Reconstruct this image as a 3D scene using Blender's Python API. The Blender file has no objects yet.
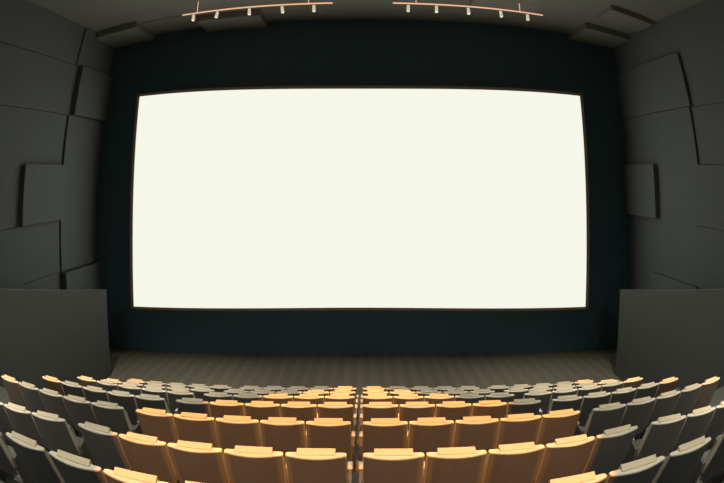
import bpy, bmesh, math, random
from mathutils import Vector, Matrix
random.seed(4)
PI = math.pi
S = bpy.context.scene
COL = S.collection

# ------------------------------------------------------------------ camera
EYE = 5.8698                                 # camera height above the front floor, metres
cam = bpy.data.cameras.new('camera')
cam_o = bpy.data.objects.new('camera', cam)
COL.objects.link(cam_o)
cam_o.location = (0.0, 0.0, EYE)
cam_o.rotation_euler = (math.radians(90 - 7.6046), 0, math.radians(0.0515))
cam.sensor_width = 36.0
cam.sensor_height = 36.0 * 483 / 724
cam.lens = 28.0
cam.clip_start = 0.05
cam.clip_end = 200
cam.type = 'PANO'                            # a wide lens with barrel distortion, as in the photograph
cc = cam
cc.panorama_type = 'FISHEYE_LENS_POLYNOMIAL'
cc.fisheye_fov = PI
(cc.fisheye_polynomial_k0, cc.fisheye_polynomial_k1, cc.fisheye_polynomial_k2,
 cc.fisheye_polynomial_k3, cc.fisheye_polynomial_k4) = (0.0, -0.0555518268, 0.000380611519, 4.90047227e-05, -2.91702067e-06)
S.camera = cam_o

# ------------------------------------------------------------------ world, exposure
w = bpy.data.worlds.new('world'); S.world = w
w.use_nodes = True
w.node_tree.nodes['Background'].inputs[0].default_value = (0, 0, 0, 1)
w.node_tree.nodes['Background'].inputs[1].default_value = 0.0
S.view_settings.view_transform = 'Standard'
S.view_settings.look = 'None'
S.view_settings.exposure = 0.0
S.view_settings.gamma = 1.0
S.view_settings.use_curve_mapping = False
S.cycles.max_bounces = 8
S.cycles.diffuse_bounces = 6
S.cycles.sample_clamp_indirect = 4.0
S.cycles.use_denoising = True

SCREEN_STRENGTH = 1.0
NEUTRAL_W, NEUTRAL_RGB = 2450.0, (1.0, 0.95, 0.83)
WARM_W, WARM_RGB = 5200.0, (1.0, 0.345, 0.03)
WARM_END_W, WARM_END_RGB = 3800.0, (1.0, 0.33, 0.02)
REAR_FILL_W = 450.0

# ------------------------------------------------------------------ helpers
def lin(r, g, b):
    f = lambda c: c / 12.92 if c <= 0.04045 else ((c + 0.055) / 1.055) ** 2.4
    return (f(r / 255), f(g / 255), f(b / 255), 1)

def material(name, rgb, rough=0.7, metal=0.0, noise=0.12, scale=6.0, bump=0.0, bump_scale=40.0, spec=0.3):
    m = bpy.data.materials.new(name); m.use_nodes = True
    n = m.node_tree.nodes; l = m.node_tree.links
    b = n['Principled BSDF']
    b.inputs['Roughness'].default_value = rough
    b.inputs['Metallic'].default_value = metal
    b.inputs['Specular IOR Level'].default_value = spec
    tc = n.new('ShaderNodeTexCoord')
    nz = n.new('ShaderNodeTexNoise'); nz.inputs['Scale'].default_value = scale; nz.inputs['Detail'].default_value = 4
    l.new(tc.outputs['Object'], nz.inputs['Vector'])
    mx = n.new('ShaderNodeMix'); mx.data_type = 'RGBA'
    mx.inputs['A'].default_value = (*[c * (1 - noise) for c in rgb[:3]], 1)
    mx.inputs['B'].default_value = (*[min(1, c * (1 + noise)) for c in rgb[:3]], 1)
    l.new(nz.outputs['Fac'], mx.inputs['Factor'])
    l.new(mx.outputs['Result'], b.inputs['Base Color'])
    if bump:
        n2 = n.new('ShaderNodeTexNoise'); n2.inputs['Scale'].default_value = bump_scale; n2.inputs['Detail'].default_value = 3
        l.new(tc.outputs['Object'], n2.inputs['Vector'])
        bp = n.new('ShaderNodeBump'); bp.inputs['Strength'].default_value = bump; bp.inputs['Distance'].default_value = 0.01
        l.new(n2.outputs['Fac'], bp.inputs['Height']); l.new(bp.outputs['Normal'], b.inputs['Normal'])
    return m

def emitter(name, rgb, strength):
    m = bpy.data.materials.new(name); m.use_nodes = True
    n = m.node_tree.nodes; l = m.node_tree.links
    n.remove(n['Principled BSDF'])
    e = n.new('ShaderNodeEmission'); e.inputs[0].default_value = rgb; e.inputs[1].default_value = strength
    l.new(e.outputs[0], n['Material Output'].inputs[0])
    return m

def link(name, bm, mat, parent=None, loc=(0, 0, 0), smooth=False):
    bmesh.ops.recalc_face_normals(bm, faces=bm.faces)
    me = bpy.data.meshes.new(name)
    bm.to_mesh(me); bm.free()
    if smooth:
        for p in me.polygons: p.use_smooth = True
    me.materials.append(mat)
    o = bpy.data.objects.new(name, me); COL.objects.link(o)
    o.location = loc
    if parent: o.parent = parent
    return o

def box(bm, x0, x1, y0, y1, z0, z1, bevel=0.0):
    vs = [bm.verts.new(p) for p in ((x0, y0, z0), (x1, y0, z0), (x1, y1, z0), (x0, y1, z0),
                                    (x0, y0, z1), (x1, y0, z1), (x1, y1, z1), (x0, y1, z1))]
    fs = [bm.faces.new([vs[i] for i in f]) for f in ((0, 3, 2, 1), (4, 5, 6, 7), (0, 1, 5, 4), (1, 2, 6, 5), (2, 3, 7, 6), (3, 0, 4, 7))]
    if bevel:
        es = set(e for f in fs for e in f.edges)
        bmesh.ops.bevel(bm, geom=list(es), offset=bevel, segments=1, affect='EDGES', profile=0.5)
    return bm

def new_box(*a, **k):
    return box(bmesh.new(), *a, **k)

def loft(bm, rings, cap=True):
    R = [[bm.verts.new(p) for p in r] for r in rings]
    n = len(R[0])
    for a, b in zip(R, R[1:]):
        for i in range(n):
            bm.faces.new((a[i], a[(i + 1) % n], b[(i + 1) % n], b[i]))
    if cap:
        bm.faces.new(R[0][::-1]); bm.faces.new(R[-1])
    return bm

def prism(bm, pts, z0, z1):
    return loft(bm, [[(x, y, z0) for x, y in pts], [(x, y, z1) for x, y in pts]])

def tube(bm, p0, p1, r0, r1=None, n=10):
    r1 = r0 if r1 is None else r1
    p0 = Vector(p0); p1 = Vector(p1); d = (p1 - p0).normalized()
    q = d.to_track_quat('Z', 'Y')
    ring = lambda p, r: [tuple(p + q @ Vector((r * math.cos(2 * PI * i / n), r * math.sin(2 * PI * i / n), 0))) for i in range(n)]
    return loft(bm, [ring(p0, r0), ring(p1, r1)])

def empty(name, loc, rz=0.0):
    o = bpy.data.objects.new(name, None); COL.objects.link(o)
    o.location = loc; o.rotation_euler = (0, 0, rz)
    o.empty_display_size = 0.2
    return o

def tag(o, label=None, cat=None, group=None, kind=None):
    if label: o['label'] = label
    if cat: o['category'] = cat
    if group: o['group'] = group
    if kind: o['kind'] = kind
    return o

# ------------------------------------------------------------------ materials
M_wall = material('wall_panel_paint', (0.170, 0.186, 0.190), 0.75, noise=0.06, scale=2, bump=0.15, bump_scale=60)
M_ceil = material('ceiling_panel_paint', (0.285, 0.280, 0.250), 0.75, noise=0.06, scale=2, bump=0.1, bump_scale=60)
M_black = material('black_screen_wall_cloth', (0.085, 0.145, 0.170), 0.95, noise=0.15, scale=12, bump=0.3, bump_scale=160, spec=0.1)
M_carpet_a = material('carpet_strip_light', (0.165, 0.150, 0.110), 0.95, noise=0.18, scale=9, bump=0.5, bump_scale=120, spec=0.1)
M_carpet_b = material('carpet_strip_dark', (0.145, 0.132, 0.098), 0.95, noise=0.18, scale=9, bump=0.5, bump_scale=120, spec=0.1)
M_step = material('tier_carpet', (0.090, 0.090, 0.075), 0.95, noise=0.2, scale=8, bump=0.4, bump_scale=120, spec=0.1)
M_parapet = material('parapet_paint', (0.092, 0.095, 0.092), 0.7, noise=0.06, scale=2, bump=0.1, bump_scale=60)
M_glow_border = material('screen_glow_border', (0.27, 0.19, 0.11), 0.9, noise=0.1, scale=20)  # brown painted in place of the soft glow around the screen
M_cream = material('cream_upholstery', (0.70, 0.63, 0.49), 0.6, noise=0.06, scale=10, bump=0.2, bump_scale=90)
M_head = material('headrest_vinyl', (0.69, 0.58, 0.39), 0.55, noise=0.06, scale=10)
M_back = material('seat_back_shell', (0.22, 0.205, 0.185), 0.55, noise=0.1, scale=10, bump=0.1, bump_scale=120)
M_side = material('seat_side_panel', (0.12, 0.105, 0.09), 0.6, noise=0.08, scale=10)
M_copper = material('copper_track', (0.80, 0.45, 0.28), 0.35, metal=0.6, noise=0.05)
M_brass = material('pale_brass', (0.85, 0.78, 0.60), 0.3, metal=0.3, noise=0.05)
M_steel = material('dark_metal', (0.10, 0.10, 0.10), 0.4, metal=0.8, noise=0.05)
M_screen = emitter('lit_cinema_screen', lin(246, 247, 232), SCREEN_STRENGTH)
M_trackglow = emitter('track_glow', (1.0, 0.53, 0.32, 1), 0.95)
M_frost = emitter('frosted_lamp_glass', (1.0, 0.86, 0.62, 1), 0.62)
M_bulb = emitter('spot_bulb', (1.0, 0.86, 0.62, 1), 1.4)

# ------------------------------------------------------------------ the room
XL, XR, YB, YF, ZC = -10.341, 10.438, 13.083, -5.0, EYE + 6.374
SZ0 = EYE - 4.1875                          # height of the screen's lower edge
TILT = 0.1358                               # the screen wall leans back
LEAN = 0.117                                # and the wall joints lean with it
def yb(z): return YB + TILT * (z - SZ0)
U = 0.6
G_C, G_G, G_SG = (-0.1176, 0.1098, 0.3210)
ROW_Y = (3.4200, 5.2766, 7.3915, 9.4294, 11.2920, 13.0359, 14.8115)
ROW_H = [3.2347 + 0.8330 * i for i in range(7)]
ROW_A = (0.0200, 0.0089, -0.0049, -0.0010, 0.0002, 0.0007, 0.0012)
ROW_B = (0.2400, 0.2212, 0.0653, 0.0230, -0.0148, 0.0000, 0.0028)
SEAT_H = 0.93
TIER_Z = [max(0.0, EYE - h * U - SEAT_H) for h in ROW_H]

def row_points(i):
    """points (x >= 0 side, relative to the aisle centre) along row i: 6 for the middle block, 6 for the side block"""
    x, y, a, b = G_G, ROW_Y[i], ROW_A[i], ROW_B[i]
    mid = [(x, y)]
    for j in range(5):
        t = a + ((0.0, 0.02, 0.04, 0.07, 0.12)[j] if i == 0 else 0.0)   # the nearest row bends back at its ends
        d = (0.97, 0.97, 0.98, 1.04, 1.12)[j] if i == 0 else 1.0
        x += d * math.cos(t); y -= d * math.sin(t)
        mid.append((x, y))
    m = (t + b) / 2
    x += G_SG * math.cos(m); y -= G_SG * math.sin(m)
    side = [(x + j * math.cos(b), y - j * math.sin(b)) for j in range(6)]
    return [(p[0] * U, p[1] * U) for p in mid], [(p[0] * U, p[1] * U) for p in side]

floor = link('floor', new_box(XL - 0.5, XR + 0.5, YF - 0.5, YB + 2.0, -0.30, -0.012), M_step)
tag(floor, kind='structure')
n_strip = 96
for k in range(n_strip):
    x0 = XL + (XR - XL) * k / n_strip; x1 = XL + (XR - XL) * (k + 1) / n_strip
    link('carpet_strip', new_box(x0 + 0.002, x1 - 0.002, 8.2, yb(0) + 0.06, -0.012, 0.0), M_carpet_a if k % 2 else M_carpet_b, floor)

# seating tiers that follow the bend of the rows
def tier_line(i):
    mid, side = row_points(i)
    R = [(G_C * U + x, y - 0.40) for x, y in (mid[0], mid[-1], side[0], side[-1])]
    dx = R[-1][0] - R[-2][0]; dy = R[-1][1] - R[-2][1]
    R.append((XR + 0.2, R[-1][1] + dy / dx * (XR + 0.2 - R[-1][0])))
    Lf = [(2 * G_C * U - x, y) for x, y in R[:4]]
    Lf.append((XL - 0.2, R[-1][1]))
    return Lf[::-1] + R
lines = [tier_line(i) for i in range(7)]
for i in range(6):
    near = lines[i] if i else lines[0]
    far = lines[i + 1]
    link('seating_tier', prism(bmesh.new(), near + far[::-1], -0.1, TIER_Z[i]), M_step, floor)
link('seating_tier', prism(bmesh.new(), [(XL - 0.2, YF - 0.2), (XR + 0.2, YF - 0.2)] + lines[0][::-1], -0.1, TIER_Z[0] + 0.5), M_step, floor)

tag(link('ceiling', new_box(XL - 0.5, XR + 0.5, YF - 0.5, YB + 2.2, ZC, ZC + 0.3), M_ceil), kind='structure')
ceiling = bpy.data.objects['ceiling']
wl = tag(link('wall_left', new_box(XL - 0.3, XL, YF, YB + 2.0, -0.3, ZC), M_wall), kind='structure')
wr = tag(link('wall_right', new_box(XR, XR + 0.3, YF, YB + 2.0, -0.3, ZC), M_wall), kind='structure')
bm = bmesh.new()
loft(bm, [[(x, yb(-0.3) + 0.07, -0.3), (x, yb(ZC) + 0.07, ZC), (x, yb(ZC) + 0.4, ZC), (x, yb(-0.3) + 0.4, -0.3)] for x in (XL, XR)])
wb = tag(link('wall_front', bm, M_black), kind='structure')
wk = tag(link('wall_back', new_box(XL, XR, YF - 0.3, YF, -0.3, ZC), M_black), kind='structure')

FAR = 99
def wall_panels(wall, X, sgn, specs):
    """panels as outlines [(y, z), ...] + depth; y measured at eye height, the upright joints lean with the screen wall"""
    for spec in specs:
        if len(spec) == 5:
            y0, y1, z0, z1, p = spec
            out = [(y0, z0), (y1, z0), (y1, z1), (y0, z1)]
        else:
            out, p = spec
        ym = sum(min(q[0], 13) for q in out) / len(out); zm = sum(max(-6, min(7, q[1])) for q in out) / len(out)
        e = 0.006
        def ring(x, g):
            pts = []
            n = len(out)
            for k, (y, z) in enumerate(out):
                # inward offset, taken from the two edges that meet in this corner
                dy = dz = 0.0
                for a, b in ((out[k - 1], out[k]), (out[k], out[(k + 1) % n])):
                    if a[0] == b[0]: dy += g if b[1] < a[1] else -g       # outlines run counter-clockwise in (y, z)
                    else: dz += g if b[0] > a[0] else -g
                zz = min(ZC, max(0.0, EYE + z + dz))
                yy = (yb(zz) + 0.068) if y == FAR else y + LEAN * (zz - EYE) + dy
                pts.append((x, yy, zz))
            return pts
        bm = loft(bmesh.new(), [ring(X - 0.001 * sgn, 0.008), ring(X + (p - e) * sgn, 0.008), ring(X + p * sgn, 0.008 + e)])
        link('wall_panel', bm, M_wall, wall)

wall_panels(wl, XL, +1, [
    (4.4, 8.87, 4.77, 7, .13), (8.87, 11.37, 4.77, 7, .09), (11.37, FAR, 4.77, 7, .16),
    (4.4, 11.64, 2.87, 4.77, .06), (11.64, FAR, 2.87, 4.77, .30),
    (4.4, 11.5, -0.785, 2.87, .04), (9.25, 11.5, -0.785, 1.09, .26), (11.5, FAR, -2.55, 2.87, .13),
    ([(4.4, -7), (9.47, -7), (9.47, -2.53), (11.48, -2.53), (11.48, -0.785), (4.4, -0.785)], .07),
    (9.47, 11.5, -7, -2.53, .05), (11.53, FAR, -7, -2.57, .32)])
wall_panels(wr, XR, -1, [
    ([(4.4, 2.98), (9.38, 2.98), (9.38, 4.90), (FAR, 4.90), (FAR, 7), (4.4, 7)], .06),
    (9.4, 11.75, 2.98, 4.90, .20), (11.75, FAR, 2.98, 4.90, .17),
    (4.4, 9.5, 1.10, 2.98, .04),
    ([(4.4, -7), (FAR, -7), (FAR, 2.98), (9.52, 2.98), (9.52, 1.10), (4.4, 1.10)], .13),
    (4.4, 9.75, -2.62, -0.79, .20),
    (11.86, FAR, -0.77, 1.14, .33),
    (9.58, 12.1, -7, -2.65, .24)])

def ceil_panels(specs):
    for (x0, x1, y0, y1, p) in specs:
        g = 0.010
        yf = yb(ZC - p) + 0.068 if y1 == FAR else y1 - g
        link('ceiling_panel', new_box(x0 + g, x1 - g, y0 + g, yf, ZC - p, ZC + 0.001, bevel=0.006), M_ceil, ceiling)
ceil_panels([(-10.25, -8.20, 12.90, FAR, .27), (-5.95, -3.56, 13.45, FAR, .24), (8.17, 10.38, 13.08, FAR, .26), (8.15, 10.2, 11.02, 12.1, .20),
             (3.6, 5.96, 11.0, 13.05, .12), (-8.2, -5.95, 13.2, FAR, .03)])

# ------------------------------------------------------------------ cinema screen
sx0, sx1, sz0, sz1 = -8.508, 8.274, SZ0, EYE + 3.697
scr = empty('cinema_screen', ((sx0 + sx1) / 2, YB, sz0))
scr.rotation_euler = (-math.atan(TILT), 0, 0)
hw, hh = (sx1 - sx0) / 2, (sz1 - sz0) * math.hypot(1, TILT)
link('projection_surface', new_box(-hw, hw, 0.0, 0.04, 0, hh), M_screen, scr)
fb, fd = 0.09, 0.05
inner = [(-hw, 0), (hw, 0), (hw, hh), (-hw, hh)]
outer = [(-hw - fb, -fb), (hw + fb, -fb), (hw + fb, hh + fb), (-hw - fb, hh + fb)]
for k in range(4):  # thin sloped strips shaped as the screen's glow, not a real frame
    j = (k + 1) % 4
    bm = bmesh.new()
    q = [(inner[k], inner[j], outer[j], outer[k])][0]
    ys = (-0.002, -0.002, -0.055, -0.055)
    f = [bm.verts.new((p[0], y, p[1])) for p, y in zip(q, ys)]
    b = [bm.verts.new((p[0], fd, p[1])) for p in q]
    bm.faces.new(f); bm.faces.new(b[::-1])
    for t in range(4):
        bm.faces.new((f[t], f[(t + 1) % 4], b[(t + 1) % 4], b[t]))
    link('glow_border_strip', bm, M_glow_border, scr)
tag(scr, 'huge glowing blank white cinema screen on the black end wall', 'screen')

# ------------------------------------------------------------------ parapets beside the seats
def parapet(sgn, x, label):
    r = empty('side_parapet', (x, 10.75, 0))
    zt = EYE - 3.06
    rise, L, lean = 0.228, 9.5, 0.165
    t = 0.22 * sgn
    y1 = lean * zt
    prof = [(0, 0.0), (y1, zt), (-L, zt + rise * (L + y1)), (-L, 0.0)]
    link('wall_body', loft(bmesh.new(), [[(0, y, z) for y, z in prof], [(t, y, z) for y, z in prof]]), M_parapet, r)
    tag(r, label, 'wall')
parapet(-1, -8.27, 'plain grey parapet wall running between the left seats and the left wall')
parapet(1, 8.34, 'plain grey parapet wall running between the right seats and the right wall')

# ------------------------------------------------------------------ theatre seats
def seat_outline(y_shift, inset=0.0, w=0.288, depth=0.045, bulge=0.050, n=10):
    w -= inset
    pts = []
    for k in range(n + 1):
        t = -1 + 2 * k / n
        pts.append((w * t, y_shift + inset - bulge * (1 - t * t)))
    pts += [(w, y_shift + depth - inset - 0.01), (w - 0.02, y_shift + depth - inset),
            (-w + 0.02, y_shift + depth - inset), (-w, y_shift + depth - inset - 0.01)]
    return pts

def build_seat():
    r = empty('theatre_seat', (0, 0, 0))
    H = SEAT_H
    rec = lambda z: -0.02 + 0.06 * (H - z) / 0.55
    ring = lambda z, ins=0.0, d=0.045: [(x, y, z) for x, y in seat_outline(rec(z), ins, depth=d)]
    # upholstered backrest, curved in plan, cream top lip
    bm = loft(bmesh.new(), [ring(0.34, 0.02, 0.10), ring(0.40, 0, 0.12), ring(0.62, 0, 0.10), ring(0.86, 0, 0.06), ring(H - 0.004), [(x, y, z + 0.05 * (y + 0.07)) for x, y, z in ring(H - 0.002, 0.003)]])
    link('backrest', bm, M_cream, r)
    # dark rear shell
    bm = bmesh.new()
    n = 10
    def shell(z, off):
        pts = []
        for k in range(n + 1):
            t = -1 + 2 * k / n
            pts.append((0.282 * t, rec(z) - 0.050 * (1 - (t * 0.282 / 0.288) ** 2) - off, z))
        return pts
    zs = (0.30, 0.50, 0.70, H - 0.008)
    rings = []
    for z in zs:
        o = shell(z, 0.010); i = shell(z, -0.004)
        rings.append(o + i[::-1])
    loft(bm, rings)
    link('back_shell', bm, M_back, r)
    # headrest block standing along the lip
    bm = bmesh.new()
    prof = [(-0.022, H - 0.05), (0.042, H - 0.05), (0.042, H + 0.034), (0.034, H + 0.040), (-0.014, H + 0.014), (-0.022, H + 0.008)]
    loft(bm, [[(x, y, z) for y, z in prof] for x in (-0.182, 0.182)])
    link('headrest', bm, M_head, r)
    bm = bmesh.new()
    box(bm, -0.225, 0.225, 0.115, 0.215, 0.34, 0.76, bevel=0.03)
    link('tip_up_seat', bm, M_back, r)
    for s in (-1, 1):
        bm = bmesh.new()
        x0, x1 = (0.238, 0.276) if s > 0 else (-0.276, -0.238)
        prof = [(0.05, 0.0), (0.36, 0.0), (0.37, 0.42), (0.41, 0.50), (0.10, 0.50), (0.07, 0.40)]
        loft(bm, [[(x0, y, z) for y, z in prof], [(x1, y, z) for y, z in prof]])
        link('side_panel', bm, M_side, r)['hand'] = s
        bm = bmesh.new()
        box(bm, x0 - 0.008, x1 + 0.008, 0.29, 0.41, 0.50, 0.53, bevel=0.008)
        link('armrest', bm, M_cream, r)['hand'] = s
    return r

def copy_tree(o):
    c = o.copy(); COL.objects.link(c)
    for ch in o.children:
        k = ch.copy(); COL.objects.link(k); k.parent = c
    return c

ORD = ['first', 'second', 'third', 'fourth', 'fifth', 'sixth', 'seventh']
WARM_N = [3, 4, 5, 4, 3, 2, 1]
proto = build_seat()
for i in range(7):
    mid, side = row_points(i)
    for sgn, sname in ((-1, 'left'), (1, 'right')):
        for blk, P in (('mid', mid), ('side', side)):
            for j in range(5):
                if i == 0 and blk == 'side' and j > 1: continue
                (xa, ya), (xb, yb) = P[j], P[j + 1]
                xm, ym = (xa + xb) / 2, (ya + yb) / 2
                ang = math.atan2(yb - ya, xb - xa) * sgn
                o = copy_tree(proto)
                o.location = (G_C * U + sgn * xm, ym, TIER_Z[i])
                o.rotation_euler = (0, 0, ang)
                # the arm beside an aisle stands a little clear of the back
                clear = {('mid', 0): -sgn, ('mid', 4): sgn, ('side', 0): -sgn, ('side', 4): sgn}.get((blk, j))
                if clear:
                    for ch in o.children:
                        if ch.name.split('.')[0] in ('armrest', 'side_panel') and ch['hand'] == clear:
                            ch.location.x += 0.055 * clear
                rown = {0: 'nearest row', 6: 'frontmost row by the stage floor'}.get(i, ORD[i] + ' row from the camera')
                if blk == 'mid':
                    tone = 'orange-lit' if j < WARM_N[i] else 'pale-lit'
                    pos = ORD[j] + ' seat ' + sname + ' of the centre aisle'
                else:
                    tone = 'orange-lit' if j == 4 else 'pale-lit'
                    pos = ORD[j] + ' seat of the far ' + sname + ' block'
                    if j == 4: pos = 'end seat by the ' + sname + ' parapet'
                tag(o, tone + ' cream-topped seat, ' + rown + ', ' + pos, 'seat', 'theatre seats in the raked rows')

for ch in list(proto.children): bpy.data.objects.remove(ch)
bpy.data.objects.remove(proto)

# ------------------------------------------------------------------ track lights under the ceiling
def track(xa, xb, heads, rods, label, hl):
    z = ZC - 0.436; y = 12.32
    r = empty('track_light_rail', ((xa + xb) / 2, y, z))
    cx = (xa + xb) / 2
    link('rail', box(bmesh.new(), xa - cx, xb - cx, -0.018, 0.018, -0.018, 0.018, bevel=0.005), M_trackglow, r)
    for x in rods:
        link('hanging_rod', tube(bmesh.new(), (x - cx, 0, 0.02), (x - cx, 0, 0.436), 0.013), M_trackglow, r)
    for k, (x, tx, ty) in enumerate(heads):
        d = Vector((tx, ty, -1)).normalized()
        link('head_bracket', tube(bmesh.new(), (x - cx, 0, -0.02), (x - cx, 0, -0.07), 0.016), M_brass, r)
        p0 = Vector((x - cx, 0, -0.055)); p1 = p0 + d * 0.20
        h = link('lamp_head', tube(bmesh.new(), p0, p1, 0.046, 0.056, n=12), M_frost, r)
        link('lamp_bulb', tube(bmesh.new(), p1 - d * 0.01, p1 + d * 0.012, 0.047, 0.038, n=12), M_bulb, h)
    tag(r, label, 'lamp', 'ceiling track lights')
track(-5.98, -0.93, [(-5.55, -.1, .1), (-4.70, -.25, .1), (-3.62, 0, .1), (-2.55, .1, .25), (-1.53, 0, .3)], (-5.43, -1.7),
      'glowing copper track rail with five spot heads, left of the ceiling centre', 'left')
track(0.96, 6.00, [(1.45, 0, .3), (2.35, 0, .1), (3.38, .1, .1), (4.47, .2, .2), (5.42, .15, .3)], (1.7, 5.16),
      'glowing copper track rail with five spot heads, right of the ceiling centre', 'right')

# ------------------------------------------------------------------ downlights in the ceiling over the seats, added fill at the rear
def downlight(x, y, watts, rgb, radius_at, z_at, blend, label, group, ty=0.0, soft=0.05):
    r = empty('ceiling_downlight', (x, y, ZC))
    link('housing', tube(bmesh.new(), (0, 0, -0.12), (0, 0, 0.0), 0.11, n=16), M_steel, r)
    ld = bpy.data.lights.new('downlight_lamp', 'SPOT')
    ld.energy = watts; ld.color = rgb; ld.shadow_soft_size = soft
    d = ZC - 0.16 - z_at
    ld.spot_size = 2 * math.atan(radius_at / d); ld.spot_blend = blend
    lo = bpy.data.objects.new('downlight_lamp', ld); COL.objects.link(lo)
    lo.parent = r; lo.location = (0, 0, -0.16)
    lo.rotation_euler = (math.atan2(ty, d), 0, 0)
    tag(r, label, 'lamp', group)

def light_bar(xs, y, watts, rgb, z_at, lean, label, group, radius=0.36):
    """a linear ceiling luminaire with a row of narrow spots, one aimed at each seat back below"""
    d = ZC - 0.20 - z_at
    cx = (xs[0] + xs[-1]) / 2; half = abs(xs[-1] - xs[0]) / 2 + 0.2
    r = empty('ceiling_light_bar', (cx, y - d * math.tan(lean), ZC))
    link('housing', new_box(-half, half, -0.12, 0.12, -0.10, 0.0, bevel=0.01), M_steel, r)
    for x in xs:
        ld = bpy.data.lights.new('light_bar_lamp', 'SPOT')
        ld.energy = watts * (d / 8.7) ** 2; ld.color = rgb; ld.shadow_soft_size = 0.02
        ld.spot_size = 2 * math.atan(radius / d); ld.spot_blend = 0.15
        lo = bpy.data.objects.new('light_bar_lamp', ld); COL.objects.link(lo)
        lo.parent = r; lo.location = (x - cx, 0, -0.20)
        lo.rotation_euler = (lean, 0, 0)
    tag(r, label, 'lamp', group)

for y, k in ((1.2, 1.35), (4.6, 0.62), (8.2, 0.78)):
    for x in (-6.4, -2.2, 2.2, 6.4):
        downlight(x, y, NEUTRAL_W * k * (1.35 if abs(x) > 4 else 0.68 if y > 8 else 0.48), NEUTRAL_RGB, 4.2, 3.0, 1.0, 'small dark ceiling downlight above the seating rows', 'ceiling downlights')
for x in (-3.5, 3.5):  # unseen fill lamps behind the camera, added to brighten the seat backs
    downlight(x, -3.5, REAR_FILL_W, (0.9, 0.97, 1.0), 6.5, 3.0, 1.0, 'added dim fill light at the rear of the hall', 'rear fill lights', ty=9.0, soft=0.2)
for i in range(7):
    mid, side = row_points(i)
    half = [(mid[j][0] + mid[j + 1][0]) / 2 for j in range(WARM_N[i])]
    yy = sum(mid[j][1] for j in range(WARM_N[i] + 1)) / (WARM_N[i] + 1)
    xs = [G_C * U - x for x in half[::-1]] + [G_C * U + x for x in half]
    light_bar(xs, yy, WARM_W, WARM_RGB, TIER_Z[i] + SEAT_H, 0.30,
              'amber ceiling light bar above the middle seat block', 'amber light bars')
for i in range(1, 7):
    mid, side = row_points(i)
    for s in (-1, 1):
        x = (side[4][0] + side[5][0]) / 2; y = (side[4][1] + side[5][1]) / 2
        light_bar([G_C * U + s * x], y, WARM_END_W, WARM_END_RGB, TIER_Z[i] + SEAT_H, 0.18,
                  'amber ceiling light bar above an outer row end', 'amber row end lights')
